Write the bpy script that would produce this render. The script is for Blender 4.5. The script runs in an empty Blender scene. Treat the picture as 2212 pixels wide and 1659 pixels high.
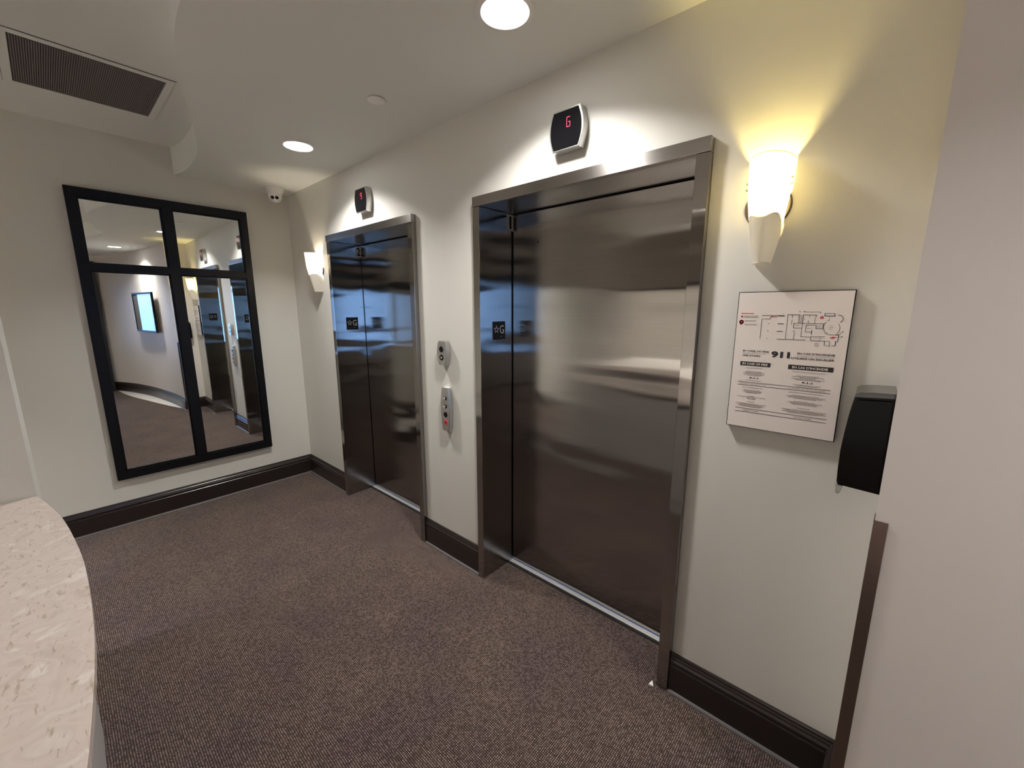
import bpy, bmesh, math, random
from mathutils import Vector, Matrix
random.seed(7)
D = bpy.data
SC = bpy.context.scene
COL = SC.collection

# ---------------------------------------------------------------- camera, world, exposure
H = 2.608          # main ceiling
HU = 2.80          # raised ceiling
cam_d = D.cameras.new('camera')
cam = D.objects.new('camera', cam_d)
COL.objects.link(cam)
SC.camera = cam
cam_d.sensor_fit = 'HORIZONTAL'
cam_d.sensor_width = 36.0
cam_d.lens = 36.0 * 875.29 / 2212
cam_d.clip_start = 0.02
yaw, pitch = 0.7241, -0.1833
cam.location = (4.0932, -1.5694, 1.6156)
cam.rotation_euler = (math.pi / 2 + pitch, 0, yaw)

SC.view_settings.view_transform = 'Standard'
SC.view_settings.look = 'None'
SC.view_settings.gamma = 1
SC.view_settings.use_curve_mapping = False
SC.view_settings.exposure = 1.15

world = D.worlds.new('daylight')
SC.world = world
world.use_nodes = True
bg = world.node_tree.nodes['Background']
bg.inputs[0].default_value = (0.24, 0.48, 1.0, 1)
bg.inputs[1].default_value = 3.5
c = SC.cycles
c.max_bounces = 12
c.diffuse_bounces = 5
c.glossy_bounces = 8
c.transmission_bounces = 8
c.caustics_reflective = False
c.caustics_refractive = False
c.sample_clamp_indirect = 6
c.use_denoising = True

DL_W = 8.6        # downlight power
FILL_W = 37.0      # unseen fill lights added in the lobby


# ---------------------------------------------------------------- materials
def mat(name, col=(0.8, 0.8, 0.8), rough=0.5, metal=0.0, **kw):
    m = D.materials.new(name)
    m.use_nodes = True
    b = m.node_tree.nodes['Principled BSDF']
    b.inputs['Base Color'].default_value = (*col, 1)
    b.inputs['Roughness'].default_value = rough
    b.inputs['Metallic'].default_value = metal
    for k, v in kw.items():
        b.inputs[k.replace('_', ' ')].default_value = v
    return m


def nd(m, typ, **kw):
    n = m.node_tree.nodes.new(typ)
    for k, v in kw.items():
        setattr(n, k, v)
    return n


def lk(m, a, b):
    m.node_tree.links.new(a, b)


def P(m):
    return m.node_tree.nodes['Principled BSDF']


def add_bump(m, scale=200, strength=0.1, dist=0.001, stretch=(1, 1, 1), detail=3):
    tc = nd(m, 'ShaderNodeTexCoord')
    mp = nd(m, 'ShaderNodeMapping')
    mp.inputs['Scale'].default_value = stretch
    no = nd(m, 'ShaderNodeTexNoise')
    no.inputs['Scale'].default_value = scale
    no.inputs['Detail'].default_value = detail
    bu = nd(m, 'ShaderNodeBump')
    bu.inputs['Strength'].default_value = strength
    bu.inputs['Distance'].default_value = dist
    lk(m, tc.outputs['Object'], mp.inputs['Vector'])
    lk(m, mp.outputs['Vector'], no.inputs['Vector'])
    lk(m, no.outputs['Fac'], bu.inputs['Height'])
    lk(m, bu.outputs['Normal'], P(m).inputs['Normal'])
    return no, bu


def ramp(m, fac, stops):
    r = nd(m, 'ShaderNodeValToRGB')
    e = r.color_ramp.elements
    while len(e) < len(stops):
        e.new(0.5)
    for i, (p, cc) in enumerate(stops):
        e[i].position = p
        e[i].color = (*cc, 1)
    lk(m, fac, r.inputs['Fac'])
    return r


M_wall = mat('wall_paint', (0.70, 0.69, 0.645), 0.55)
add_bump(M_wall, 260, 0.12, 0.0008)
M_wall2 = mat('wall_paint_curved', (0.80, 0.75, 0.72), 0.6)
add_bump(M_wall2, 260, 0.12, 0.0008)
M_ceil = mat('ceiling_paint', (0.83, 0.845, 0.815), 0.8)
add_bump(M_ceil, 220, 0.1, 0.0008)
M_base = mat('dark_baseboard_paint', (0.022, 0.015, 0.013), 0.28)
M_shoe = mat('floor_edge_strip', (0.12, 0.11, 0.11), 0.45)
M_black = mat('black_frame_paint', (0.0035, 0.003, 0.003), 0.5, Specular_IOR_Level=0.2)
M_blackgloss = mat('black_gloss', (0.004, 0.004, 0.005), 0.15, Specular_IOR_Level=0.25)
M_blackmatte = mat('black_matte', (0.006, 0.006, 0.006), 0.6, Specular_IOR_Level=0.15)
M_mirror = mat('mirror_glass', (0.86, 0.88, 0.85), 0.0, 1.0)
M_white = mat('white_plastic', (0.86, 0.85, 0.83), 0.35)
M_grey = mat('desk_panel_paint', (0.42, 0.40, 0.39), 0.6)
M_post = mat('dark_door_frame', (0.02, 0.019, 0.018), 0.35)
M_chrome = mat('chrome', (0.75, 0.74, 0.72), 0.12, 1.0)
M_silver = mat('satin_silver', (0.52, 0.51, 0.49), 0.32, 0.9)
M_sillm = mat('aluminium_sill', (0.80, 0.77, 0.75), 0.4, 0.5)
M_gap = mat('gap_black', (0.004, 0.004, 0.004), 0.8)
M_clear = mat('clear_plastic', (0.75, 0.78, 0.74), 0.15, 0.0, Transmission_Weight=0.7)
M_smoke = mat('smoke_plastic', (0.045, 0.043, 0.04), 0.12)
M_glass = mat('window_glass', (1, 1, 1), 0.0, 0.0, Transmission_Weight=1.0, IOR=1.1)
M_redlens = mat('red_lens', (0.50, 0.06, 0.07), 0.25)
P(M_redlens).inputs['Emission Color'].default_value = (1, 0.1, 0.12, 1)
P(M_redlens).inputs['Emission Strength'].default_value = 0.06
M_led = mat('red_led_segment', (0.3, 0.0, 0.02), 0.4)
P(M_led).inputs['Emission Color'].default_value = (1.0, 0.07, 0.13, 1)
P(M_led).inputs['Emission Strength'].default_value = 0.6
M_signface = mat('sign_face', (0.84, 0.77, 0.73), 0.42)
M_ink = mat('sign_ink', (0.012, 0.010, 0.012), 0.5)
M_inkgrey = mat('sign_fine_print', (0.24, 0.21, 0.20), 0.5)
M_inkred = mat('sign_red_ink', (0.55, 0.05, 0.07), 0.5)
M_plategrey = mat('number_plate_face', (0.92, 0.92, 0.92), 0.25)
M_etch = mat('plate_lettering', (0.35, 0.34, 0.33), 0.35, 0.5)
M_art = mat('art_print', (0.32, 0.33, 0.34), 0.5)
M_stonestrip = mat('pale_stone_strip', (0.80, 0.76, 0.72), 0.35)


def steel(name, col=(0.36, 0.343, 0.32), rough=0.13, aniso=1.0, rot=0.25, tangent=(0, 0, 1), warp=0.32):
    m = mat(name, col, rough, 1.0)
    b = P(m)
    b.inputs['Anisotropic'].default_value = aniso
    b.inputs['Anisotropic Rotation'].default_value = rot
    cx = nd(m, 'ShaderNodeCombineXYZ')
    for i in range(3):
        cx.inputs[i].default_value = tangent[i]
    lk(m, cx.outputs[0], b.inputs['Tangent'])
    tc = nd(m, 'ShaderNodeTexCoord')
    mp = nd(m, 'ShaderNodeMapping')
    mp.inputs['Scale'].default_value = (0.8, 0.8, 4.2)
    no = nd(m, 'ShaderNodeTexNoise')
    no.inputs['Scale'].default_value = 1.5
    no.inputs['Detail'].default_value = 1.0
    bu = nd(m, 'ShaderNodeBump')
    bu.inputs['Strength'].default_value = warp
    bu.inputs['Distance'].default_value = 0.02
    lk(m, tc.outputs['Object'], mp.inputs['Vector'])
    lk(m, mp.outputs['Vector'], no.inputs['Vector'])
    lk(m, no.outputs['Fac'], bu.inputs['Height'])
    # fine brushed streaks
    mp2 = nd(m, 'ShaderNodeMapping')
    mp2.inputs['Scale'].default_value = (3, 3, 420)
    no2 = nd(m, 'ShaderNodeTexNoise')
    no2.inputs['Scale'].default_value = 2.0
    no2.inputs['Detail'].default_value = 2.0
    lk(m, tc.outputs['Object'], mp2.inputs['Vector'])
    lk(m, mp2.outputs['Vector'], no2.inputs['Vector'])
    r = ramp(m, no2.outputs['Fac'], [(0.3, tuple(x * 0.93 for x in col)), (0.7, tuple(x * 1.06 for x in col))])
    lk(m, r.outputs['Color'], b.inputs['Base Color'])
    lk(m, bu.outputs['Normal'], b.inputs['Normal'])
    return m


M_steel = steel('brushed_steel')
M_steelf = steel('brushed_steel_frame', (0.36, 0.345, 0.33), 0.24, 0.5, warp=0.1)
M_steelh = steel('brushed_steel_header', (0.42, 0.40, 0.385), 0.26, 0.85, tangent=(1, 0, 0), warp=0.1)
M_guard = steel('bronze_steel_guard', (0.26, 0.205, 0.175), 0.3, 0.5, warp=0.1)


def carpet():
    m = mat('loop_carpet', (0.05, 0.03, 0.03), 0.95)
    P(m).inputs['Specular IOR Level'].default_value = 0.15
    P(m).inputs['Sheen Weight'].default_value = 0.15
    P(m).inputs['Sheen Roughness'].default_value = 0.5
    tc = nd(m, 'ShaderNodeTexCoord')
    # loops: rows of small dots with a little wobble
    wob = nd(m, 'ShaderNodeTexNoise')
    wob.inputs['Scale'].default_value = 40
    wob.inputs['Detail'].default_value = 1
    mixv = nd(m, 'ShaderNodeVectorMath', operation='MULTIPLY_ADD')
    mixv.inputs[1].default_value = (0.0035, 0.0035, 0)
    lk(m, tc.outputs['Object'], wob.inputs['Vector'])
    lk(m, wob.outputs['Color'], mixv.inputs[0])
    lk(m, tc.outputs['Object'], mixv.inputs[2])
    vs = nd(m, 'ShaderNodeVectorMath', operation='MULTIPLY')
    vs.inputs[1].default_value = (138, 138, 1)
    lk(m, mixv.outputs[0], vs.inputs[0])
    sx = nd(m, 'ShaderNodeSeparateXYZ')
    lk(m, vs.outputs[0], sx.inputs[0])

    def mth(op, a, b=None, v=None):
        n = nd(m, 'ShaderNodeMath', operation=op)
        if hasattr(a, 'links'):
            lk(m, a, n.inputs[0])
        else:
            n.inputs[0].default_value = a
        if b is not None:
            if hasattr(b, 'links'):
                lk(m, b, n.inputs[1])
            else:
                n.inputs[1].default_value = b
        return n.outputs[0]
    X, Y = sx.outputs[0], sx.outputs[1]
    rowi = mth('FLOOR', Y)
    off = mth('MULTIPLY', rowi, 0.0)
    xs = mth('ADD', X, off)
    fx = mth('SUBTRACT', mth('FRACT', xs), 0.5)
    fy = mth('SUBTRACT', mth('FRACT', Y), 0.5)
    r2 = mth('ADD', mth('MULTIPLY', fx, fx), mth('MULTIPLY', fy, fy))
    dot = mth('SUBTRACT', 1.0, mth('MULTIPLY', r2, 3.6))
    cv = nd(m, 'ShaderNodeCombineXYZ')
    lk(m, mth('FLOOR', xs), cv.inputs[0])
    lk(m, rowi, cv.inputs[1])
    wn = nd(m, 'ShaderNodeTexWhiteNoise', noise_dimensions='2D')
    lk(m, cv.outputs[0], wn.inputs['Vector'])
    val = mth('MULTIPLY', dot, mth('ADD', mth('MULTIPLY', wn.outputs['Value'], 0.5), 0.55))
    big = nd(m, 'ShaderNodeTexNoise')
    big.inputs['Scale'].default_value = 3.0
    big.inputs['Detail'].default_value = 4
    lk(m, tc.outputs['Object'], big.inputs['Vector'])
    r = ramp(m, val, [(0.0, (0.009, 0.0055, 0.005)), (0.38, (0.066, 0.046, 0.040)), (1.0, (0.40, 0.30, 0.265))])
    hue = ramp(m, big.outputs['Fac'], [(0.36, (0.88, 0.82, 0.88)), (0.64, (1.08, 1.04, 0.97))])
    mx = nd(m, 'ShaderNodeMix', data_type='RGBA', blend_type='MULTIPLY')
    mx.inputs[0].default_value = 1
    lk(m, r.outputs['Color'], mx.inputs[6])
    lk(m, hue.outputs['Color'], mx.inputs[7])
    lk(m, mx.outputs[2], P(m).inputs['Base Color'])
    bu = nd(m, 'ShaderNodeBump')
    bu.inputs['Strength'].default_value = 0.6
    bu.inputs['Distance'].default_value = 0.003
    lk(m, val, bu.inputs['Height'])
    lk(m, bu.outputs['Normal'], P(m).inputs['Normal'])
    return m


M_carpet = carpet()


def stone():
    m = mat('veined_quartz', (0.7, 0.62, 0.56), 0.22)
    tc = nd(m, 'ShaderNodeTexCoord')
    n1 = nd(m, 'ShaderNodeTexNoise')
    n1.inputs['Scale'].default_value = 9
    n1.inputs['Detail'].default_value = 8
    n1.inputs['Distortion'].default_value = 1.2
    lk(m, tc.outputs['Object'], n1.inputs['Vector'])
    base = ramp(m, n1.outputs['Fac'], [(0.3, (0.55, 0.475, 0.43)), (0.45, (0.66, 0.58, 0.54)), (0.55, (0.62, 0.535, 0.495)), (0.66, (0.74, 0.68, 0.655)), (0.8, (0.66, 0.51, 0.48))])
    mp = nd(m, 'ShaderNodeMapping')
    mp.inputs['Scale'].default_value = (20, 62, 20)
    mp.inputs['Rotation'].default_value = (0, 0, 0.9)
    lk(m, tc.outputs['Object'], mp.inputs['Vector'])
    n2 = nd(m, 'ShaderNodeTexNoise')
    n2.inputs['Scale'].default_value = 1.4
    n2.inputs['Detail'].default_value = 5
    n2.inputs['Distortion'].default_value = 0.8
    lk(m, mp.outputs['Vector'], n2.inputs['Vector'])
    vein = ramp(m, n2.outputs['Fac'], [(0.28, (0.62, 0.60, 0.52)), (0.36, (0.84, 0.82, 0.76)), (0.41, (1, 1, 1))])
    mx = nd(m, 'ShaderNodeMix', data_type='RGBA', blend_type='MULTIPLY')
    mx.inputs[0].default_value = 0.85
    lk(m, base.outputs['Color'], mx.inputs[6])
    lk(m, vein.outputs['Color'], mx.inputs[7])
    lk(m, mx.outputs[2], P(m).inputs['Base Color'])
    return m


M_stone = stone()


def shade_mat(name, col):
    m = D.materials.new(name)
    m.use_nodes = True
    nt = m.node_tree
    nt.nodes.clear()
    out = nt.nodes.new('ShaderNodeOutputMaterial')
    d = nt.nodes.new('ShaderNodeBsdfDiffuse')
    t = nt.nodes.new('ShaderNodeBsdfTranslucent')
    g = nt.nodes.new('ShaderNodeBsdfGlossy')
    g.inputs['Roughness'].default_value = 0.25
    d.inputs['Color'].default_value = (*col, 1)
    t.inputs['Color'].default_value = (*col, 1)
    mx = nt.nodes.new('ShaderNodeMixShader')
    mx.inputs[0].default_value = 0.62
    nt.links.new(d.outputs[0], mx.inputs[1])
    nt.links.new(t.outputs[0], mx.inputs[2])
    mx2 = nt.nodes.new('ShaderNodeMixShader')
    mx2.inputs[0].default_value = 0.04
    nt.links.new(mx.outputs[0], mx2.inputs[1])
    nt.links.new(g.outputs[0], mx2.inputs[2])
    nt.links.new(mx2.outputs[0], out.inputs['Surface'])
    return m


M_shade = shade_mat('frosted_glass_shade', (0.97, 0.94, 0.86))
M_lens = mat('downlight_lens', (0.9, 0.9, 0.9), 0.4)
P(M_lens).inputs['Emission Color'].default_value = (1, 0.97, 0.93, 1)
P(M_lens).inputs['Emission Strength'].default_value = 9.0


# ---------------------------------------------------------------- mesh helpers
def tag(o, label=None, cat=None, group=None, kind=None):
    if label:
        o['label'] = label
    if cat:
        o['category'] = cat
    if group:
        o['group'] = group
    if kind:
        o['kind'] = kind
    return o


def empty(name, loc, label=None, cat=None, group=None, rz=0):
    o = D.objects.new(name, None)
    COL.objects.link(o)
    o.location = loc
    o.rotation_euler = (0, 0, rz)
    o.empty_display_size = 0.1
    return tag(o, label, cat, group)


class MB:
    """collects shapes in the local frame of its object"""
    def __init__(s):
        s.bm = bmesh.new()

    def box(s, a, b, bev=0.0, seg=2):
        a, b = Vector(a), Vector(b)
        r = bmesh.ops.create_cube(s.bm, size=1)
        vs = r['verts']
        for v in vs:
            v.co = Vector(((a[i] + b[i]) / 2 + v.co[i] * (b[i] - a[i]) for i in range(3)))
        if bev:
            es = {e for v in vs for e in v.link_edges}
            bmesh.ops.bevel(s.bm, geom=list(es), offset=bev, segments=seg, affect='EDGES', profile=0.5)
        return s

    def prism(s, pts, lo, hi, axis=2, bev=0.0):
        """pts 2D outline, extruded along axis from lo to hi"""
        def mk(p, h):
            if axis == 2:
                return (p[0], p[1], h)
            if axis == 1:
                return (p[0], h, p[1])
            return (h, p[0], p[1])
        A = [s.bm.verts.new(mk(p, lo)) for p in pts]
        B = [s.bm.verts.new(mk(p, hi)) for p in pts]
        n = len(pts)
        f = [s.bm.faces.new(A), s.bm.faces.new(B)]
        for i in range(n):
            f.append(s.bm.faces.new((A[i], A[(i + 1) % n], B[(i + 1) % n], B[i])))
        bmesh.ops.recalc_face_normals(s.bm, faces=f)
        if bev:
            es = set()
            for ff in f[:2]:
                es |= set(ff.edges)
            bmesh.ops.bevel(s.bm, geom=list(es), offset=bev, segments=2, affect='EDGES')
        return s

    def cyl(s, c, r, a, b, axis=2, n=32, r2=None):
        r2 = r if r2 is None else r2
        c = Vector(c)
        rings = []
        for h, rr in ((a, r), (b, r2)):
            ring = []
            for i in range(n):
                t = 2 * math.pi * i / n
                u, v = rr * math.cos(t), rr * math.sin(t)
                if axis == 2:
                    p = (c[0] + u, c[1] + v, h)
                elif axis == 1:
                    p = (c[0] + u, h, c[2] + v)
                else:
                    p = (h, c[1] + u, c[2] + v)
                ring.append(s.bm.verts.new(p))
            rings.append(ring)
        f = [s.bm.faces.new(rings[0]), s.bm.faces.new(rings[1])]
        for i in range(n):
            f.append(s.bm.faces.new((rings[0][i], rings[0][(i + 1) % n], rings[1][(i + 1) % n], rings[1][i])))
        bmesh.ops.recalc_face_normals(s.bm, faces=f)
        return s

    def lathe(s, prof, n=40, c=(0, 0, 0), mtx=None, close=False):
        """prof: (r, z) list around local z"""
        rings = []
        for r, z in prof:
            ring = []
            for i in range(n):
                t = 2 * math.pi * i / n
                p = Vector((r * math.cos(t), r * math.sin(t), z))
                if mtx:
                    p = mtx @ p
                ring.append(s.bm.verts.new(p + Vector(c)))
            rings.append(ring)
        f = []
        m = len(rings)
        for k in range(m if close else m - 1):
            A, B = rings[k], rings[(k + 1) % m]
            for i in range(n):
                f.append(s.bm.faces.new((A[i], A[(i + 1) % n], B[(i + 1) % n], B[i])))
        if not close:
            for ring, (r, z) in ((rings[0], prof[0]), (rings[-1], prof[-1])):
                if r > 1e-6:
                    f.append(s.bm.faces.new(ring))
        bmesh.ops.remove_doubles(s.bm, verts=s.bm.verts, dist=1e-6)
        bmesh.ops.recalc_face_normals(s.bm, faces=s.bm.faces)
        return s

    def sweep(s, prof, path, side=1):
        """prof (offset from wall, z); path 2D polyline; offset goes to the left*side of the path"""
        n = len(path)
        rows = []
        for i, p in enumerate(path):
            p = Vector(p)
            ds = []
            if i > 0:
                ds.append((p - Vector(path[i - 1])).normalized())
            if i < n - 1:
                ds.append((Vector(path[i + 1]) - p).normalized())
            ns = [Vector((-d.y, d.x)) * side for d in ds]
            nn = ns[0] if len(ns) == 1 else (ns[0] + ns[1]).normalized()
            k = 1.0 / max(0.3, nn.dot(ns[0]))
            rows.append([s.bm.verts.new((p.x + nn.x * o * k, p.y + nn.y * o * k, z)) for o, z in prof])
        f = []
        for i in range(n - 1):
            for j in range(len(prof)):
                a, b = rows[i], rows[i + 1]
                j2 = (j + 1) % len(prof)
                f.append(s.bm.faces.new((a[j], a[j2], b[j2], b[j])))
        f.append(s.bm.faces.new(rows[0]))
        f.append(s.bm.faces.new(rows[-1]))
        bmesh.ops.recalc_face_normals(s.bm, faces=f)
        return s

    def build(s, name, m, parent=None, smooth=False, loc=None):
        me = D.meshes.new(name)
        s.bm.to_mesh(me)
        s.bm.free()
        me.materials.append(m)
        if smooth:
            for p in me.polygons:
                p.use_smooth = True
            try:
                me.set_sharp_from_angle(angle=math.radians(35))
            except Exception:
                pass
        o = D.objects.new(name, me)
        COL.objects.link(o)
        if parent:
            o.parent = parent
        if loc:
            o.location = loc
        return o


def struct(o):
    o['kind'] = 'structure'
    return o


def text_mesh(name, items, m, parent, mtx, depth=0.0004):
    """items: (string, x, y, width, height, bold, align) in millimetres on a face; joined into one mesh"""
    if len(items) > 1:
        return [text_mesh(name, [it], m, parent, mtx, depth) for it in items]
    bm = bmesh.new()
    for (st, x, y, w, h, bold) in items:
        cu = D.curves.new('t', 'FONT')
        cu.body = st
        cu.size = 1.0
        cu.extrude = 0.0
        cu.offset = bold
        cu.resolution_u = 2
        ob = D.objects.new('t', cu)
        COL.objects.link(ob)
        dg = bpy.context.evaluated_depsgraph_get()
        me = D.meshes.new_from_object(ob.evaluated_get(dg))
        D.objects.remove(ob)
        xs = [v.co.x for v in me.vertices]
        ys = [v.co.y for v in me.vertices]
        x0, x1, y0, y1 = min(xs), max(xs), min(ys), max(ys)
        for v in me.vertices:
            v.co.x = x + (v.co.x - x0) / (x1 - x0) * w
            v.co.y = y + (v.co.y - y0) / (y1 - y0) * h
            v.co.z = depth
        bm.from_mesh(me)
        D.meshes.remove(me)
        D.curves.remove(cu)
    me = D.meshes.new(name)
    for v in bm.verts:
        v.co = mtx @ v.co
    bm.to_mesh(me)
    bm.free()
    me.materials.append(m)
    o = D.objects.new(name, me)
    COL.objects.link(o)
    if parent:
        o.parent = parent
    return o


def catmull(pts, k=6, corners=()):
    """smooth a polyline, keeping the listed indices sharp"""
    out = []
    n = len(pts)
    V = [Vector(p) for p in pts]
    for i in range(n - 1):
        p1, p2 = V[i], V[i + 1]
        p0 = V[i - 1] if i > 0 and i not in corners else p1 + (p1 - p2)
        p3 = V[i + 2] if i + 2 < n and (i + 1) not in corners else p2 + (p2 - p1)
        for j in range(k):
            t = j / k
            out.append(0.5 * ((2 * p1) + (-p0 + p2) * t + (2 * p0 - 5 * p1 + 4 * p2 - p3) * t * t + (-p0 + 3 * p1 - 3 * p2 + p3) * t ** 3))
    out.append(V[-1])
    return [(p.x, p.y) for p in out]


# ---------------------------------------------------------------- room shell
J1L, J1R, J2L, J2R, JW = 0.766, 1.918, 2.456, 3.6165, 0.047
HZ0, HZ1, RD = 2.134, 2.1825, 0.244
XE = 4.155         # end face of the projecting curved wall
YB = -5.2          # back of the lobby
XF = 7.25          # glazed end of the hall

struct(MB().box((-0.15, YB - 0.1, -0.1), (XF + 0.1, 0.5, 0.0)).build('floor', M_carpet))

for a_, b_, z_ in ((-0.15, J1L, 0), (J1R, J2L, 0), (J2R, XF, 0), (J1L, J1R, HZ1 + 0.0005), (J2L, J2R, HZ1 + 0.0005)):
    struct(MB().box((a_, 0, z_), (b_, 0.4, HU + 0.1)).build('wall_back', M_wall))

struct(MB().box((-0.15, YB, 0), (0, 0, HU + 0.1)).build('wall_left', M_wall))
M_front = mat('taupe_lobby_paint', (0.34, 0.315, 0.28), 0.6)
struct(MB().box((-0.15, YB - 0.1, 0), (XF + 0.1, YB, HU + 0.1)).build('wall_front', M_front))

curve_w = catmull([(XE - 0.001, -0.265), (4.7, -0.287), (5.2, -0.337), (5.87, -0.427), (6.44, -0.552), (6.9, -0.70), (XF, -0.86)], 6)
cw = MB().prism([(XE + 0.014, 0.0)] + curve_w + [(XF, 0.0)], 0, H, 2)
struct(cw.build('wall_right', M_wall2, smooth=True))

# wall stub that the reception desk runs into
struct(MB().box((1.50, -2.7, 0), (1.732, -1.693, HU)).build('wall_middle', M_wall))

# ceiling: lower plane with a free-form raised recess
rc = catmull([(0, -0.792), (0.2, -0.762), (0.515, -0.767), (0.73, -0.794), (0.949, -0.839), (1.251, -0.922), (1.52, -1.0), (1.806, -1.072),
              (2.10, -1.128), (2.42, -1.143), (2.75, -1.118), (3.05, -1.078), (3.32, -1.035), (3.556, -0.99), (3.735, -0.935), (3.967, -0.962),
              (4.154, -1.01), (4.353, -1.069), (4.62, -1.25), (4.85, -1.6), (4.98, -2.2), (5.0, -3.0), (5.0, YB)], 6, corners=(14,))
ce = MB()
outer = [(XF + 0.1, YB), (XF + 0.1, 0.4), (-0.15, 0.4), (-0.15, -0.792)]
low = [ce.bm.verts.new((x, y, H)) for x, y in rc + outer]
ce.bm.faces.new(low)
fl = low[:len(rc)]
fu = [ce.bm.verts.new((x, y, HU)) for x, y in rc]
for i in range(len(rc) - 1):
    ce.bm.faces.new((fl[i], fl[i + 1], fu[i + 1], fu[i]))
up = fu + [ce.bm.verts.new((0, YB, HU))]
ce.bm.faces.new(up)
bmesh.ops.triangulate(ce.bm, faces=[f for f in ce.bm.faces if len(f.verts) > 4])
# roof slab above everything, so no light leaks in
ce.box((-0.15, YB - 0.1, HU + 0.004), (XF + 0.1, 0.5, HU + 0.12))
struct(ce.build('ceiling', M_ceil, smooth=True))

# ---------------------------------------------------------------- baseboards
BPROF = [(0, 0), (0.020, 0), (0.020, 0.128), (0.0165, 0.132), (0.0165, 0.137), (0.021, 0.141), (0.021, 0.150), (0.014, 0.156), (0.0125, 0.163), (0.009, 0.167), (0.008, 0.174), (0.0055, 0.180), (0, 0.181)]
SHOE = [(0.018, 0), (0.031, 0), (0.030, 0.006), (0.026, 0.011), (0.018, 0.013)]


def baseboard(name, path, side):
    o = struct(MB().sweep(BPROF, path, side).build(name, M_base))
    MB().sweep(SHOE, path, side).build('shoe_strip', M_shoe, o)
    return o


baseboard('baseboard_back', [(J1L - 0.001, 0), (0, 0), (0, -1.2), (0, YB)], 1)
baseboard('baseboard_middle', [(J1R + 0.001, 0), (J2L - 0.001, 0)], -1)
cv = [(J2R + 0.001, 0), (XE + 0.014, 0), (XE - 0.001, -0.265)] + curve_w[1:]
baseboard('baseboard_right', cv[:-1] + [curve_w[-1]], -1)

# pale stone sliver between the carpet edge and the curved wall
car = catmull([(7.1, -0.83), (6.6, -0.785), (6.09, -0.706), (5.37, -0.553), (4.77, -0.423), (4.36, -0.31)], 5)
inn = [p for p in curve_w if 4.36 < p[0] < 7.1]
struct(MB().prism(car + inn, 0.0005, 0.004, 2).build('trim_1', M_stonestrip))

# behind the viewpoint: unseen panel and rail added for bands in the steel
struct(MB().box((0, YB, 0.0), (XF, YB + 0.03, 0.82), 0.003).build('trim_2', mat('white_reflection_panel', (0.85, 0.83, 0.79), 0.4)))
struct(MB().box((0, YB, 1.92), (XF, YB + 0.025, 2.06), 0.003).build('trim_3', M_base))

# ---------------------------------------------------------------- glazed end of the hall
w = struct(empty('window_1', (XF, -2.6, 0)))
fr = MB()
fr.box((-0.12, 1.55, 0), (0.06, 1.74, 2.50))
fr.box((-0.12, -2.15, 0), (0.06, -1.98, 2.50))
fr.box((-0.12, -1.98, 2.08), (0.06, 1.55, 2.50))
fr.box((-0.12, -1.98, 0.80), (0.06, 1.55, 0.86))
for yy in (-0.8, 0.38):
    fr.box((-0.05, yy - 0.03, 0.86), (0.02, yy + 0.03, 2.08))
fr.build('window_frame', M_post, w)
MB().box((-0.02, -1.98, 0.86), (-0.012, 1.55, 2.08)).build('window_glass', M_glass, w)
struct(MB().box((XF - 0.06, YB, 2.50), (XF + 0.06, -0.80, HU + 0.1)).build('wall_end', M_wall))
struct(MB().box((XF - 0.06, YB, 0), (XF + 0.06, -1.05, 0.80)).build('wall_end', M_wall))
struct(MB().box((XF - 0.06, YB, 0.80), (XF + 0.06, -4.75, 2.50)).build('wall_end', M_wall))
gr = mat('pavement_concrete', (0.45, 0.46, 0.47), 0.8)
struct(MB().box((XF + 0.1, -14, -0.12), (XF + 14, 8, -0.02)).build('ground', gr))

pl = D.lights.new('window_portal', 'AREA')
pl.shape = 'RECTANGLE'
pl.size, pl.size_y = 1.25, 3.55
pl.cycles.is_portal = True
po = D.objects.new('window_portal', pl)
COL.objects.link(po)
po.location = (XF + 0.08, -2.81, 1.47)
po.rotation_euler = (0, math.radians(90), 0)


# ---------------------------------------------------------------- elevators
def numeral_plate(parent, x, y0, y1, z0, z1, ch, face):
    pt = MB().box((x, y0, z0), (x + 0.0015 * face, y1, z1)).build('number_plate', M_plategrey, parent)
    pt['label'] = 'grey floor number plate reading ' + ch
    if face > 0:
        mtx = Matrix(((0, 0, face, x + 0.0018), (1, 0, 0, 0), (0, 1, 0, 0), (0, 0, 0, 1)))
    w_ = (y1 - y0)
    h_ = (z1 - z0)
    k = 0.30 if ch == '1' else 0.55
    text_mesh('numeral', [(ch, (y0 + y1) / 2 - w_ * k / 2, z0 + h_ * 0.12, w_ * k, h_ * 0.76, 0.02)], M_blackmatte, pt, mtx)


def star_pts(cx, cy, R, r):
    return [(cx + (R if i % 2 == 0 else r) * math.sin(i * math.pi / 5), cy + (R if i % 2 == 0 else r) * math.cos(i * math.pi / 5)) for i in range(10)]


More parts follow.
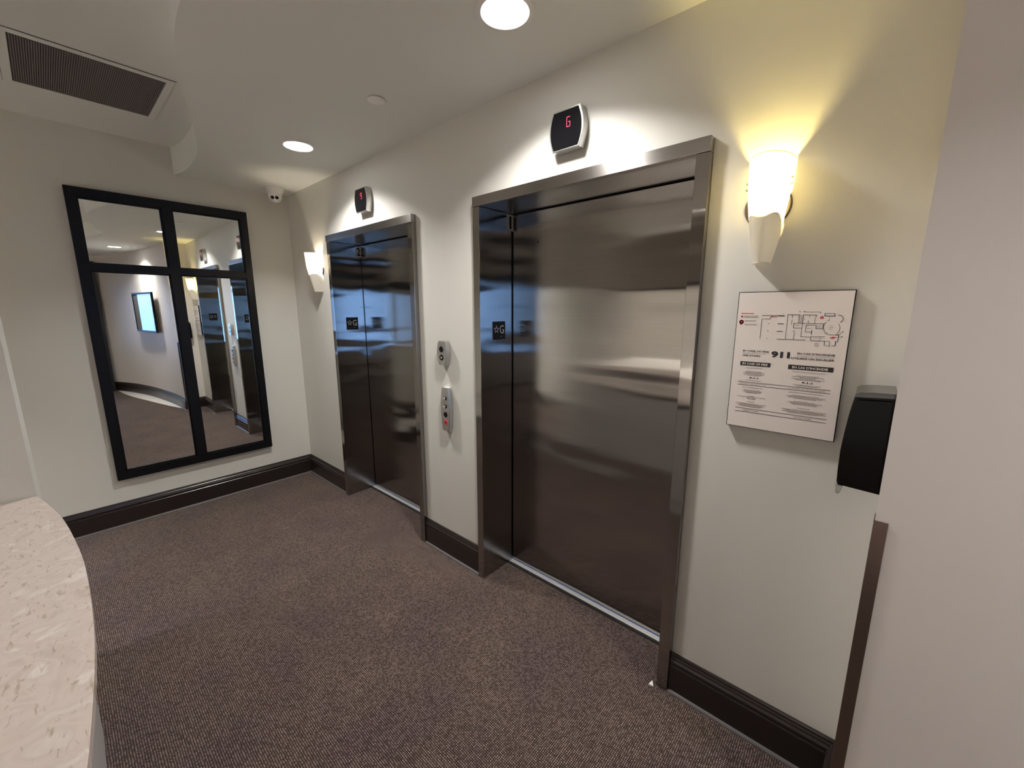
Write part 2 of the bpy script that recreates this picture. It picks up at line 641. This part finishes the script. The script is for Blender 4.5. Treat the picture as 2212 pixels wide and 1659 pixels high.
def ground_plate(parent, x, yc, zc, face):
    s = 0.051
    pt = MB().box((x, yc - s, zc - s), (x + 0.002 * face, yc + s, zc + s)).build('floor_plate', M_blackmatte, parent)
    pt['label'] = 'black floor plate with a star and the letter G'
    mtx = Matrix(((0, 0, face, x + 0.0022 * face), (face, 0, 0, yc), (0, 1, 0, zc), (0, 0, 0, 1)))
    o = text_mesh('lettering', [('G', 0.004, -0.018, 0.034, 0.048, 0.0)], M_etch, pt, mtx)
    bm = bmesh.new()
    bm.from_mesh(o.data)
    a = star_pts(-0.023, 0.006, 0.023, 0.010)
    b = star_pts(-0.023, 0.006, 0.0165, 0.0065)
    va = [bm.verts.new(mtx @ Vector((p[0], p[1], 0.0003))) for p in a]
    vb = [bm.verts.new(mtx @ Vector((p[0], p[1], 0.0003))) for p in b]
    for i in range(10):
        j = (i + 1) % 10
        bm.faces.new((va[i], va[j], vb[j], vb[i]))
    for k in range(3):
        r = bmesh.ops.create_circle(bm, cap_ends=True, segments=8, radius=0.0014, matrix=mtx @ Matrix.Translation((0.012 + 0.005 * k, -0.034, 0.0003)))
    bm.to_mesh(o.data)
    bm.free()


def elevator(xl, xr, label, num, numbox, hole):
    cx = (xl + xr) / 2
    W = (xr - xl) / 2
    t = empty('elevator_entrance', (cx, 0, 0), label, 'elevator', 'elevator entrances')
    MB().box((-W + 0.0005, -0.033, HZ0), (W - 0.0005, 0.0, HZ1), 0.0015).build('header', M_steelh, t)
    MB().box((-W + 0.02, 0.0, HZ0 + 0.0005), (W - 0.02, RD + 0.03, HZ1)).build('head_soffit', M_steelf, t)
    for sgn in (-1, 1):
        a, b = sorted((sgn * (W - 0.0005), sgn * (W - JW)))
        j = MB().box((a, -0.029, 0.002), (b, RD + 0.02, HZ0 - 0.0005), 0.0012).build('jamb', M_steel, t)
        fx = sgn * (W - JW)
        ground_plate(j, fx, 0.117, 1.495, -sgn)
        if sgn < 0:
            numeral_plate(j, fx, numbox[0], numbox[1], numbox[2], numbox[3], num, 1)
    MB().box((-W + JW - 0.01, RD + 0.004, 0.012), (W - JW + 0.01, RD + 0.03, HZ0 + 0.02)).build('door_gap', M_gap, t)  # near-black sheet stands in for the shade in the door gap
    d = MB()
    d.box((-W + JW + 0.0075, RD - 0.012, 0.014), (W - JW + 0.02 - 0.02, RD + 0.012, HZ0 - 0.006), 0.001)
    do = d.build('door_panel', M_steel, t)
    if hole:
        MB().cyl((hole[0] - cx, 0, hole[1]), 0.0045, RD - 0.0128, RD - 0.0118, axis=1, n=16).build('key_hole', M_gap, do)
    s = MB()
    s.box((-W + JW, 0.206, 0.0), (W - JW, 0.222, 0.008), 0.001)
    s.box((-W + JW, 0.225, 0.0), (W - JW, 0.232, 0.0075), 0.001)
    s.box((-W + JW, 0.232, -0.004), (W - JW, RD + 0.02, 0.004))
    s.build('sill', M_sillm, t)
    MB().box((-W + JW, 0.186, 0.0), (W - JW, 0.2058, 0.003)).build('sill_edge', M_gap, t)
    return t


elevator(J1L, J1R, 'far brushed steel elevator entrance between the left wall sconce and the call buttons', '2', (0.188, 0.241, 2.039, 2.123), None)
elevator(J2L, J2R, 'near brushed steel elevator entrance, larger in view, beside the fire notice', '1', (0.186, 0.240, 2.045, 2.131), (2.686, 1.970))


# ---------------------------------------------------------------- floor indicators
def barrel(hw_end, hw_mid, z0, z1, n=10):
    zc, hh = (z0 + z1) / 2, (z1 - z0) / 2
    R, L = [], []
    for i in range(n + 1):
        t = -1 + 2 * i / n
        w_ = hw_mid - (hw_mid - hw_end) * t * t
        R.append((w_, zc + hh * t))
        L.append((-w_, zc + hh * t))
    return R + L[::-1]


SEG = {'a': ((0, 1), (1, 1)), 'b': ((1, 1), (1, .5)), 'c': ((1, .5), (1, 0)), 'd': ((0, 0), (1, 0)), 'e': ((0, .5), (0, 0)), 'f': ((0, 1), (0, .5)), 'g': ((0, .5), (1, .5)), 'h': ((.5, .5), (1, .5))}


def indicator(cx, ch, segs, label):
    t = empty('floor_indicator', (cx, 0, 2.347), label, 'display', 'elevator floor indicators')
    MB().prism(barrel(0.066, 0.083, -0.078, 0.078), -0.001, -0.043, 1, 0.002).build('housing', M_silver, t, True)
    f = MB().prism(barrel(0.0595, 0.0765, -0.0715, 0.0715), -0.0425, -0.0452, 1, 0.001).build('display_face', M_blackgloss, t)
    mb = MB()
    ox, oz, w_, h_ = 0.006, 0.006, 0.016, 0.036
    for k in segs:
        (x0, z0), (x1, z1) = SEG[k]
        for q in range(4):
            u0, u1 = (q + 0.08) / 4, (q + 0.92) / 4
            xa, za = x0 + (x1 - x0) * u0, z0 + (z1 - z0) * u0
            xb, zb = x0 + (x1 - x0) * u1, z0 + (z1 - z0) * u1
            xs = sorted((ox + xa * w_, ox + xb * w_))
            zs = sorted((oz + za * h_, oz + zb * h_))
            if xs[1] - xs[0] < 0.001:
                xs = [xs[0] - 0.0014, xs[1] + 0.0014]
            if zs[1] - zs[0] < 0.001:
                zs = [zs[0] - 0.0014, zs[1] + 0.0014]
            mb.box((xs[0], -0.0459, zs[0]), (xs[1], -0.0450, zs[1]))
    o = mb.build('red_digit', M_led, f)
    o['label'] = 'red lit digit ' + ch


indicator(1.360, '9', 'abcdfg', 'black elevator floor indicator lit 9 above the far elevator')
indicator(3.040, 'G', 'afedch', 'black elevator floor indicator lit G above the near elevator')

# ---------------------------------------------------------------- call stations
t = empty('call_button_station', (2.171, 0, 1.354), 'small silver two-lens elevator panel, the upper of the two between the elevators', 'button panel', 'elevator panels between the doors')
MB().prism(barrel(0.031, 0.046, -0.072, 0.072), -0.0005, -0.034, 1, 0.003).build('housing', M_silver, t, True)
for dz, nm in ((0.023, 'dark_lens'), (-0.026, 'key_switch')):
    MB().cyl((-0.001, 0, dz), 0.0185, -0.034, -0.0365, 1, 28, 0.017).build(nm, M_blackgloss, t)
MB().cyl((0.001, 0, -0.026), 0.008, -0.036, -0.0395, 1, 20, 0.0065).build('key_cylinder', M_chrome, t)

t = empty('hall_call_station', (2.183, 0, 1.006), 'tall silver elevator call panel with a red ringed button, below the two-lens panel', 'button panel', 'elevator panels between the doors')
MB().prism(barrel(0.030, 0.043, -0.136, 0.136, 14), -0.0005, -0.030, 1, 0.004).build('housing', M_silver, t, True)
MB().box((-0.022, -0.018, 0.134), (0.022, -0.002, 0.139), 0.001).build('cap', M_white, t)
for dz in (0.073, 0.022):
    b = MB().cyl((0.004, 0, dz), 0.0125, -0.030, -0.034, 1, 24).build('button_recess', M_blackmatte, t)
    MB().cyl((0.002, 0, dz), 0.0105, -0.034, -0.040, 1, 24, 0.009).build('call_button', M_chrome, b)
MB().cyl((0.004, 0, -0.030), 0.0165, -0.030, -0.0325, 1, 24).build('dark_lens', M_blackgloss, t)
rg = MB().cyl((0.006, 0, -0.078), 0.0175, -0.030, -0.0335, 1, 24).build('lit_ring', M_redlens, t)
MB().cyl((0.006, 0, -0.078), 0.0095, -0.0335, -0.0355, 1, 24).build('button_core', mat('dark_red_button', (0.18, 0.02, 0.03), 0.3), rg)


# ---------------------------------------------------------------- wall sconces
def sconce(cx, label, bulb_col, power):
    t = empty('wall_sconce', (cx, 0, 1.76), label, 'wall lamp', 'glass wall sconces')
    prof = [(0.0, .064, .024), (0.10, .072, .031), (0.2, .079, .037), (0.36, .092, .0445), (0.54, .104, .0515), (0.655, .1107, .0555), (0.83, .1145, .0585), (1.0, .12, .0605)]
    hh = 0.305
    bm = bmesh.new()
    rows = []
    n = 26
    for k in range(25):
        tt = k / 24
        for i in range(len(prof) - 1):
            if prof[i][0] <= tt <= prof[i + 1][0]:
                u = (tt - prof[i][0]) / (prof[i + 1][0] - prof[i][0])
                b_ = prof[i][1] + (prof[i + 1][1] - prof[i][1]) * u
                a_ = prof[i][2] + (prof[i + 1][2] - prof[i][2]) * u
        rows.append([bm.verts.new((a_ * math.cos(math.pi * q / n), -0.0025 - (b_ - 0.0025) * math.sin(math.pi * q / n), tt * hh)) for q in range(n + 1)])
    for k in range(24):
        for q in range(n):
            bm.faces.new((rows[k][q], rows[k][q + 1], rows[k + 1][q + 1], rows[k + 1][q]))
    mb = MB()
    mb.bm.free()
    mb.bm = bm
    sh = mb.build('glass_shade', M_shade, t, True)
    for (zz, aa, bb) in ((hh, .0605, .12), (0.0, .024, .064)):
        o_ = [((aa + .0012) * math.cos(math.pi * q / 30), -0.0025 - (bb - .0013) * math.sin(math.pi * q / 30)) for q in range(31)]
        i_ = [((aa - .0016) * math.cos(math.pi * q / 30), -0.0025 - (bb - .0041) * math.sin(math.pi * q / 30)) for q in range(31)]
        MB().prism(o_ + i_[::-1], zz - .0015, zz + .0015, 2).build('glass_rim', M_shade, sh)
    MB().cyl((-0.002, 0, 0.175), 0.066, -0.0005, -0.009, 1, 40, 0.062).build('back_plate', mat('bronze_plate', (0.10, 0.085, 0.08), 0.3, 0.8), t, True)
    for sg in (-1, 1):
        for dz in (0.247, 0.229):
            MB().cyl((0, -0.026, dz), 0.0033, sg * 0.0555, sg * 0.0635, 0, 12).build('screw', M_silver, t)
    # lamp holder with a shelf added to block light downward, and bulb
    ar = MB()
    ar.box((-0.008, -0.055, 0.136), (0.008, -0.006, 0.142))
    ar.cyl((0, -0.052, 0), 0.040, 0.138, 0.143, 2, 24)
    ar.cyl((0, -0.055, 0), 0.013, 0.143, 0.165, 2, 20)
    ar.build('lamp_holder_baffle', M_white, t)
    L = D.lights.new('bulb_light', 'POINT')
    L.energy = power
    L.color = bulb_col
    L.shadow_soft_size = 0.02
    lo = D.objects.new('bulb_light', L)
    COL.objects.link(lo)
    lo.parent = t
    lo.location = (0, -0.055, 0.205)
    return t


sconce(0.5645, 'far cream glass wall sconce left of the far elevator', (1.0, 0.86, 0.64), 2.2)
sconce(3.7965, 'near glowing yellow glass wall sconce above the fire notice', (1.0, 0.78, 0.27), 4.6)

# ---------------------------------------------------------------- fire notice
sg = empty('fire_notice', (3.7415, 0, 1.6705), 'white bilingual fire safety notice board with a floor plan, under the near sconce', 'sign')
SW, SHH, ST = 0.303, 0.459, 0.020
MB().box((0, -ST, -SHH), (SW, -0.0005, 0), 0.0008).build('board_edge', M_blackmatte, sg)
MB().box((0.0022, -ST - 0.0008, -SHH + 0.0022), (SW - 0.0022, -ST + 0.001, -0.0022)).build('sign_face', M_signface, sg)
SM = Matrix(((1, 0, 0, 0), (0, 0, -1, -ST - 0.0010), (0, 1, 0, 0), (0, 0, 0, 1)))
mm = 0.001


def flat(name, rects, m, dep=0.0003):
    mb = MB()
    for x0, y0, x1, y1 in rects:
        mb.box((x0 * mm, -ST - 0.0010 - dep, -y1 * mm), (x1 * mm, -ST - 0.0006, -y0 * mm))
    return mb.build(name, m, sg)


def seg(x0, y0, x1, y1, w_=1.0):
    if abs(x1 - x0) >= abs(y1 - y0):
        return (min(x0, x1), y0 - w_ / 2, max(x0, x1), y0 + w_ / 2)
    return (x0 - w_ / 2, min(y0, y1), x0 + w_ / 2, max(y0, y1))


T = lambda s, x0, y0, x1, y1, b=0.012: (s, x0 * mm, -y1 * mm, (x1 - x0) * mm, (y1 - y0) * mm, b)
text_mesh('heading_text', [T('IN CASE OF FIRE', 29, 191, 105, 196.5, .02), T('USE STAIRS', 30, 206, 82, 211.5, .02),
                           T('911', 112, 190, 163, 211, .05),
                           T("EN CAS D'INCENDIE", 182, 189.5, 276, 196, .02), T('UTILISEZ UN ESCALIER', 168, 205, 276, 211.5, .02),
                           T('9-1-1', 57, 281.5, 83, 287.5, .04), T('9-1-1', 203, 280.5, 230, 287, .04)], M_ink, sg, SM)
text_mesh('small_text', [T('DO NOT USE ELEVATORS', 29, 199.5, 97, 202.8, 0), T("N'UTILISEZ PAS LES ASCENSEURS", 182, 199, 275, 202.4, 0),
                         T('DO NOT USE ELEVATORS', 31, 303, 108, 307, 0.004), T("N'UTILISEZ PAS LES ASCENSEURS", 169, 303, 265, 307, 0.004),
                         T('REMAIN CALM', 48, 395, 92, 399.3, 0.004), T('RESTEZ CALME', 194, 395, 240, 399.3, 0.004)], M_inkgrey, sg, SM)
flat('heading_bar', [(25.5, 230, 113.5, 243.5), (162.5, 229.5, 277, 244)], M_ink)
text_mesh('heading_bar_text', [T('IN CASE OF FIRE', 32, 233.2, 106, 240.6, .02), T("EN CAS D'INCENDIE", 173, 233.2, 264, 240.6, .02)], M_signface, sg,
          Matrix(((1, 0, 0, 0), (0, 0, -1, -ST - 0.0014), (0, 1, 0, 0), (0, 0, 0, 1))))
flat('rule_line', [(24, 299.2, 277, 300.4), (24, 309.2, 277, 310.4), (24, 390.6, 277, 391.8), (24, 402.4, 277, 403.6)], M_ink)


def dashes(cx, y, half, h=1.25):
    out = []
    x = cx - half
    while x < cx + half - 2:
        w_ = random.uniform(2.2, 7.0)
        out.append((x, y, min(x + w_, cx + half), y + h))
        x += w_ + 1.0
    return out


fine = []
for y, hf in [(250, 26), (262, 23), (265.2, 32), (268.4, 26), (271.6, 31), (275, 19), (292, 23), (317, 31), (325.5, 24), (328.7, 29), (332, 25), (335, 17), (346, 9), (349.3, 43), (352.6, 14), (356, 13), (366, 12), (373, 46), (376.2, 36), (379.4, 41), (382.6, 33)]:
    fine += dashes(69, y, hf)
for y, hf in [(250, 42), (262, 29), (265.2, 40), (268.4, 20), (271.6, 43), (275, 33), (291, 36), (294.2, 27), (316.5, 44), (325.5, 36), (328.7, 50), (332, 44), (335.2, 29), (345, 29), (348.2, 44), (351.4, 37), (354.6, 31), (366, 18), (373, 59), (376.2, 50), (379.4, 56), (382.6, 41)]:
    fine += dashes(217, y, hf)
for y in (77, 80, 83, 92, 95, 104, 107):
    fine += dashes(43, y, 20 if y < 90 else 17, 1.0)
for y in (158, 161, 164, 167):
    fine += dashes(228, y, 5, 0.8)
fine += dashes(187, 85, 4, 0.8) + dashes(257, 104, 4, .8) + dashes(257, 109, 5, .8) + dashes(257, 114, 4, .8) + dashes(173, 105, 5, .8) + dashes(226, 105, 7, .8) + dashes(226, 109, 7, .8) + dashes(223, 142, 7, .8) + dashes(240, 142, 4, .8)
o = flat('fine_print', fine, M_inkgrey)
o['kind'] = 'stuff'
L_ = []
for a in [(75, 151, 75, 88), (74, 76, 136, 76, 1.3), (118, 77, 136, 77, 2), (75, 87, 98, 87), (98, 87, 98, 79), (93.5, 102, 96.5, 102, 1.6), (120, 101.5, 136, 101.5, 1.8), (93.5, 125, 96.5, 125, 1.6),
          (120, 125.5, 136, 125.5, 1.8), (93.5, 150, 96.5, 150, 1.6), (122, 150.5, 198, 150.5, 1.3), (145, 73, 145, 149, .8), (143, 73, 176, 73, 1.3), (157, 74, 157, 82, .7), (157, 88, 157, 104, .7), (162, 123, 167, 123, .8), (167, 123, 167, 149, .8),
          (174, 73, 174, 98, .8), (177, 73, 177, 99, .7), (181, 73, 181, 99, .7), (185, 73, 217, 73, 1.2), (185, 73, 185, 99, 1.4), (217, 72, 217, 80, 1.4), (215, 82, 215, 99, .7), (185, 99, 237, 99), (201, 73, 201, 80), (199, 90, 199, 99), (163, 99, 237, 99, 1),
          (163, 99, 163, 113, 1.2), (163, 113.5, 185, 113.5, 1.2), (185, 99, 185, 114, .8), (237, 99, 237, 114, 1.2), (220, 114, 237, 114, 1.2), (195, 104, 195, 125, 1), (195, 104, 220, 104, 1), (220, 104, 220, 114, 1), (195, 125, 211, 125, 1.3), (211, 119, 211, 133, 1.6),
          (185, 113, 185, 142, .7), (185, 140, 211, 135, .7), (195, 113, 209, 113, .7), (238, 68, 261, 68, 1), (238, 68, 238, 76, 1.4), (261, 68, 261, 76, 1.4), (238, 76, 264, 76, 1.6), (186, 64, 227, 64, .6), (227, 64, 227, 68, .6), (174, 63, 176, 63, 2), (185, 63, 188, 63, 2),
          (250, 76, 250, 90, .6), (244, 90, 250, 90, .6), (211, 138, 211, 151, 1.2), (211, 151, 245, 151, 1.2), (234, 138, 234, 151, .8), (211, 138, 245, 138, .7), (246, 151, 246, 164, 1.2), (246, 164, 257, 164, .8), (258, 151, 258, 168, .7), (272, 151, 272, 164, 1.6), (264, 164, 272, 164, 1.4),
          (277, 133, 277, 151, 1.3), (270, 151, 277, 151, 1.4), (270, 131, 278, 131, 1.8), (278, 124, 286, 124, .6), (284, 121, 287, 121, 1.8), (284, 136, 287, 136, 1.8), (278, 137, 286, 137, .6), (245, 151, 258, 151, 1)]:
    L_.append(seg(*a))


def arc(cx, cy, r, a0, a1, n, th=1.3):
    out = []
    for i in range(n):
        a = math.radians(a0 + (a1 - a0) * i / (n - 1))
        x, y = cx + r * math.cos(a), cy + r * math.sin(a)
        out.append((x - th / 2, y - th / 2, x + th / 2, y + th / 2))
    return out


L_ += arc(271, 84, 11, -100, 60, 26) + arc(261, 108, 22.5, 120, 215, 26, 1.2) + arc(255, 112, 22.5, -35, 40, 22, 1.2) + arc(262, 90, 42, 62, 118, 26, 1.1)
flat('floor_plan_drawing', L_, M_ink)
flat('red_heading', [(13, 68.5, 50, 70.3)], M_inkred)
flat('red_symbol', [(13, 77, 19, 83)], M_inkred)
flat('red_symbol', arc(16, 98, 5, 0, 360, 30, 3.2) + [(13, 91, 18, 107)], M_inkred)
flat('red_marker', [(229, 76, 234, 79), (227, 79, 236, 84)], M_inkred)
flat('red_marker', [(100, 78, 105, 81), (105, 79, 116, 81)], M_inkred)
flat('red_marker', [(262, 137, 272, 139), (258, 139, 268, 142.5)], M_inkred)

# ---------------------------------------------------------------- dispenser on the end face
dp = empty('soap_dispenser', (XE + 0.003, -0.155, 1.147), 'black wall dispenser with a smoky cap, half hidden behind the right wall corner', 'dispenser')
pr = [(0, 0.0), (-0.086, 0.004), (-0.0895, 0.012), (-0.091, 0.05), (-0.0915, 0.10), (-0.089, 0.15), (-0.085, 0.20), (-0.0785, 0.248), (-0.0, 0.2535)]
MB().prism(pr, -0.075, 0.075, 1, 0.009).build('body', mat('black_dispenser_plastic', (0.003, 0.003, 0.003), 0.12, Specular_IOR_Level=0.08), dp, True)
MB().prism([(0, 0.252), (-0.079, 0.2465), (-0.0785, 0.254), (-0.070, 0.259), (-0.045, 0.2625), (0, 0.264)], -0.074, 0.074, 1, 0.003).build('cap', M_smoke, dp, True)
MB().prism([(-0.075, 0.003), (-0.0905, 0.003), (-0.088, -0.018), (-0.083, -0.0205), (-0.079, -0.017)], -0.074, -0.05, 1, 0.002).build('spout', M_clear, dp)

# ---------------------------------------------------------------- corner guard
gp = [(XE + 0.0, -0.215), (XE - 0.003, -0.2685), (XE + 0.0245, -0.2698), (XE + 0.0245, -0.2662), (XE - 0.0008, -0.2654), (XE + 0.0022, -0.215)]
g = MB().prism(gp, 0.1815, 1.095, 2).build('corner_guard', M_guard)
tag(g, 'dark steel corner guard strip on the edge of the right curved wall', 'corner guard')

# ---------------------------------------------------------------- mirror
mr = empty('wall_mirror', (0, -0.868, 0.36), 'large black framed four-pane wall mirror on the left wall', 'mirror')
y0, y1, y2, y3, y4, y5 = -1.39 + .868, -1.337 + .868, -.906 + .868, -.844 + .868, -.400 + .868, -.348 + .868
z0, z1, z2, z3, z4, z5 = 0, .061, 1.513, 1.560, 1.988, 2.05
f = MB()
X0, X1 = 0.0005, 0.042
yy_, zz_ = [y0, y1, y2, y3, y4, y5], [z0, z1, z2, z3, z4, z5]
for i in range(5):
    for k in range(5):
        if i % 2 == 0 or k % 2 == 0:
            f.box((X0, yy_[i], zz_[k]), (X1, yy_[i + 1], zz_[k + 1]))
bmesh.ops.remove_doubles(f.bm, verts=f.bm.verts, dist=1e-5)
seen = {}
for fc in list(f.bm.faces):
    seen.setdefault(tuple(sorted(v.index for v in fc.verts)), []).append(fc)
f.bm.verts.index_update()
seen = {}
for fc in list(f.bm.faces):
    seen.setdefault(frozenset(v.index for v in fc.verts), []).append(fc)
bmesh.ops.delete(f.bm, geom=[x for v in seen.values() if len(v) > 1 for x in v], context='FACES_ONLY')
bmesh.ops.dissolve_limit(f.bm, angle_limit=0.01, verts=f.bm.verts, edges=f.bm.edges)
bmesh.ops.bevel(f.bm, geom=[e for e in f.bm.edges if all(abs(v.co.x - X1) < 1e-5 for v in e.verts)], offset=0.003, segments=2, affect='EDGES')
fo = f.build('mirror_frame', M_black, mr)
li = MB()
for (a, b) in ((y1, y2), (y3, y4)):
    for (c_, d_) in ((z1, z2), (z3, z4)):
        for q in ((a, c_, a + .009, d_), (b - .009, c_, b, d_), (a, c_, b, c_ + .009), (a, d_ - .009, b, d_)):
            li.box((X0, q[0] - .001 * (q[0] == a), q[1] - .001 * (q[1] == c_)), (0.026, q[2] + .001 * (q[2] == b), q[3] + .001 * (q[3] == d_)))
li.build('inner_lip', M_black, fo)
for (a, b) in ((y1, y2), (y3, y4)):
    for (c_, d_) in ((z1, z2), (z3, z4)):
        MB().box((0.014, a + .001, c_ + .001), (0.018, b - .001, d_ - .001)).build('mirror_pane', M_mirror, mr)

# ---------------------------------------------------------------- security camera
sc_ = empty('security_camera', (0.2, -0.165, H), 'white turret security camera on the ceiling by the mirror wall corner', 'security camera')
MB().lathe([(0.0, -0.0005), (0.068, -0.0005), (0.069, -0.018), (0.065, -0.026), (0.058, -0.040), (0.054, -0.052), (0.0, -0.053)], 40).build('base', M_white, sc_, True)
aim = Vector((0.80, -0.42, -0.40)).normalized()
q = aim.to_track_quat('Z', 'Y').to_matrix().to_4x4()
ctr = Vector((0.005, -0.003, -0.066))
R_ = 0.050
pf = [(0.0, -R_)] + [(R_ * math.cos(math.radians(a)), R_ * math.sin(math.radians(a))) for a in range(-80, 59, 8)] + [(R_ * 0.5, R_ * 0.81), (0.0, R_ * 0.81)]
ball = MB().lathe(pf, 40, ctr, q).build('ball_housing', M_white, sc_, True)
for sx in (-1, 1):
    cc = ctr + (q @ Vector((sx * 0.0165, 0.0, 0.0)))
    MB().lathe([(0.0, R_ * 0.80), (0.0135, R_ * 0.80), (0.0135, R_ * 0.83), (0.0, R_ * 0.835)], 24, cc, q).build('lens', M_blackgloss, ball)
MB().lathe([(0.0535, -0.030), (0.0545, -0.034), (0.051, -0.046)], 40).build('seam_ring', M_white, sc_, True)

# ---------------------------------------------------------------- ceiling fittings


def downlight(x, y, label, z=H, power=DL_W, spread=128):
    t = empty('downlight', (x, y, z), label, 'ceiling light', 'recessed ceiling downlights')
    MB().lathe([(0.079, -0.0005), (0.100, -0.0005), (0.100, -0.004), (0.096, -0.007), (0.083, -0.009), (0.079, -0.006)], 48, close=True).build('trim_ring', M_white, t, True)
    MB().cyl((0, 0, 0), 0.079, -0.0045, -0.001, 2, 48).build('lens', M_lens, t)
    L = D.lights.new('downlight_lamp', 'AREA')
    L.shape = 'DISK'
    L.size = 0.15
    L.energy = power
    L.color = (1.0, 0.965, 0.92)
    L.spread = math.radians(spread)
    lo = D.objects.new('downlight_lamp', L)
    COL.objects.link(lo)
    lo.parent = t
    lo.location = (0, 0, -0.012)
    return t


downlight(3.031, -0.404, 'bright round ceiling downlight nearest the camera, at the top of the view')
downlight(1.298, -0.401, 'bright round ceiling downlight in front of the far elevator')
downlight(5.31, -0.70, 'ceiling downlight over the curved wall, seen only in the mirror')

t = empty('ceiling_disc', (2.168, -0.380, H), 'small white round sprinkler cover disc on the ceiling between the downlights', 'ceiling disc')
MB().lathe([(0.0, -0.0005), (0.034, -0.0005), (0.041, -0.004), (0.041, -0.007), (0.037, -0.009), (0.0, -0.0095)], 36).build('cover', M_white, t, True)

v = empty('ceiling_vent', (0.8375, -1.2525, HU), 'square ceiling vent grille with dark fins in the raised ceiling', 'vent')
hx, hy = 0.3255, 0.304
vf = MB()
vf.box((-hx, -hy, -0.006), (hx, -hy + .034, -0.0005), .0015)
vf.box((-hx, hy - .034, -0.006), (hx, hy, -0.0005), .0015)
vf.box((-hx, -hy + .03, -0.006), (-hx + .036, hy - .03, -0.0005), .0015)
vf.box((hx - .036, -hy + .03, -0.006), (hx, hy - .03, -0.0005), .0015)
vf.build('vent_frame', M_ceil, v)
MB().box((-hx - .0012, -hy - .0012, -0.0025), (hx + .0012, hy + .0012, -0.0004)).build('vent_gasket', M_blackmatte, v)
M_fin = mat('dark_vent_fin', (0.20, 0.175, 0.17), 0.6)
MB().box((-hx + .03, -hy + .03, -0.0035), (hx - .03, hy - .03, -0.0026)).build('vent_backing', mat('vent_backing_dark', (0.09, 0.075, 0.075), 0.8), v)
fn = MB()
yy = -hy + .040
while yy < hy - .036:
    fn.box((-hx + .034, yy, -0.0055), (hx - .034, yy + 0.0045, -0.0034))
    yy += 0.008
fo = fn.build('vent_fin', M_fin, v)
fo['kind'] = 'stuff'

# unseen fill lights added behind the viewpoint, in the raised ceiling
for x, y, lb, pw_, sp_ in ((0.9, -4.2, 'left', FILL_W, 110), (2.5, -4.2, 'middle', FILL_W, 110), (4.2, -4.4, 'right', FILL_W, 85)):
    downlight(x, y, 'unseen added fill light behind the reception desk, %s of three' % lb, HU, pw_, sp_)

# ---------------------------------------------------------------- picture on the curved wall (seen in the mirror)
pa, pb = Vector((5.0, -0.352)), Vector((5.98, -0.487))
pd = (pb - pa)
ang = math.atan2(pd.y, pd.x)
pc = (pa + pb) / 2
pw = pd.length / 2
pt = empty('framed_picture', (pc.x, pc.y - 0.006, 1.215), 'black framed landscape picture on the curved wall, seen in the mirror', 'picture', rz=ang)
fr = MB()
fr.box((-pw, -0.03, 0), (pw, 0.0, 0.028), .002)
fr.box((-pw, -0.03, 0.65), (pw, 0.0, 0.678), .002)
fr.box((-pw, -0.03, 0.026), (-pw + .028, 0.0, 0.652), .002)
fr.box((pw - .028, -0.03, 0.026), (pw, 0.0, 0.652), .002)
fr.build('picture_frame', M_black, pt)
MB().box((-pw + .027, -0.012, 0.027), (pw - .027, -0.008, 0.651)).build('picture_print', M_art, pt)
gm = mat('picture_glazing', (0.6, 0.63, 0.66), 0.02)
P(gm).inputs['Transmission Weight'].default_value = 0.6
P(gm).inputs['Specular IOR Level'].default_value = 0.3
P(gm).inputs['IOR'].default_value = 1.55
MB().box((-pw + .027, -0.020, 0.027), (pw - .027, -0.0175, 0.651)).build('picture_glass', gm, pt)

# ---------------------------------------------------------------- reception desk
DH = 0.90
edge = catmull([(1.733, -1.692), (1.85, -1.667), (2.07, -1.629), (2.369, -1.602), (2.588, -1.594), (2.888, -1.598), (3.144, -1.616), (3.30, -1.637), (3.52, -1.70), (3.68, -1.80), (3.78, -1.95), (3.80, -2.15)], 5)
top = edge + [(3.80, -2.45), (1.733, -2.45)]
dk = empty('reception_desk', (2.7, -2.0, 0), 'curved reception desk with a veined pinkish stone top, lower left corner', 'desk')
off = Vector((-2.7, 2.0))
loc = lambda pts: [(p[0] + off.x, p[1] + off.y) for p in pts]
MB().prism(loc(top), DH - 0.03, DH, 2, 0.002).build('stone_top', M_stone, dk)
bedge = catmull([(1.735, -1.73), (1.86, -1.68), (2.0, -1.648), (2.23, -1.649), (2.6, -1.655), (2.9, -1.66), (3.144, -1.672), (3.30, -1.69), (3.50, -1.75), (3.64, -1.84), (3.73, -1.97), (3.75, -2.15)], 5)
MB().prism(loc(bedge + [(3.75, -2.40), (1.735, -2.40)]), 0.0, DH - 0.0302, 2).build('front_panel', M_grey, dk, True)

sc2 = MB().prism([(0, 0), (0.020, 0.002), (0.006, 0.026)], 0.0, 0.006, 2).build('paper_scrap', M_white)
sc2.location = (3.545, -0.048, 0.0002)
tag(sc2, 'tiny white scrap on the carpet at the foot of the near elevator jamb', 'scrap')
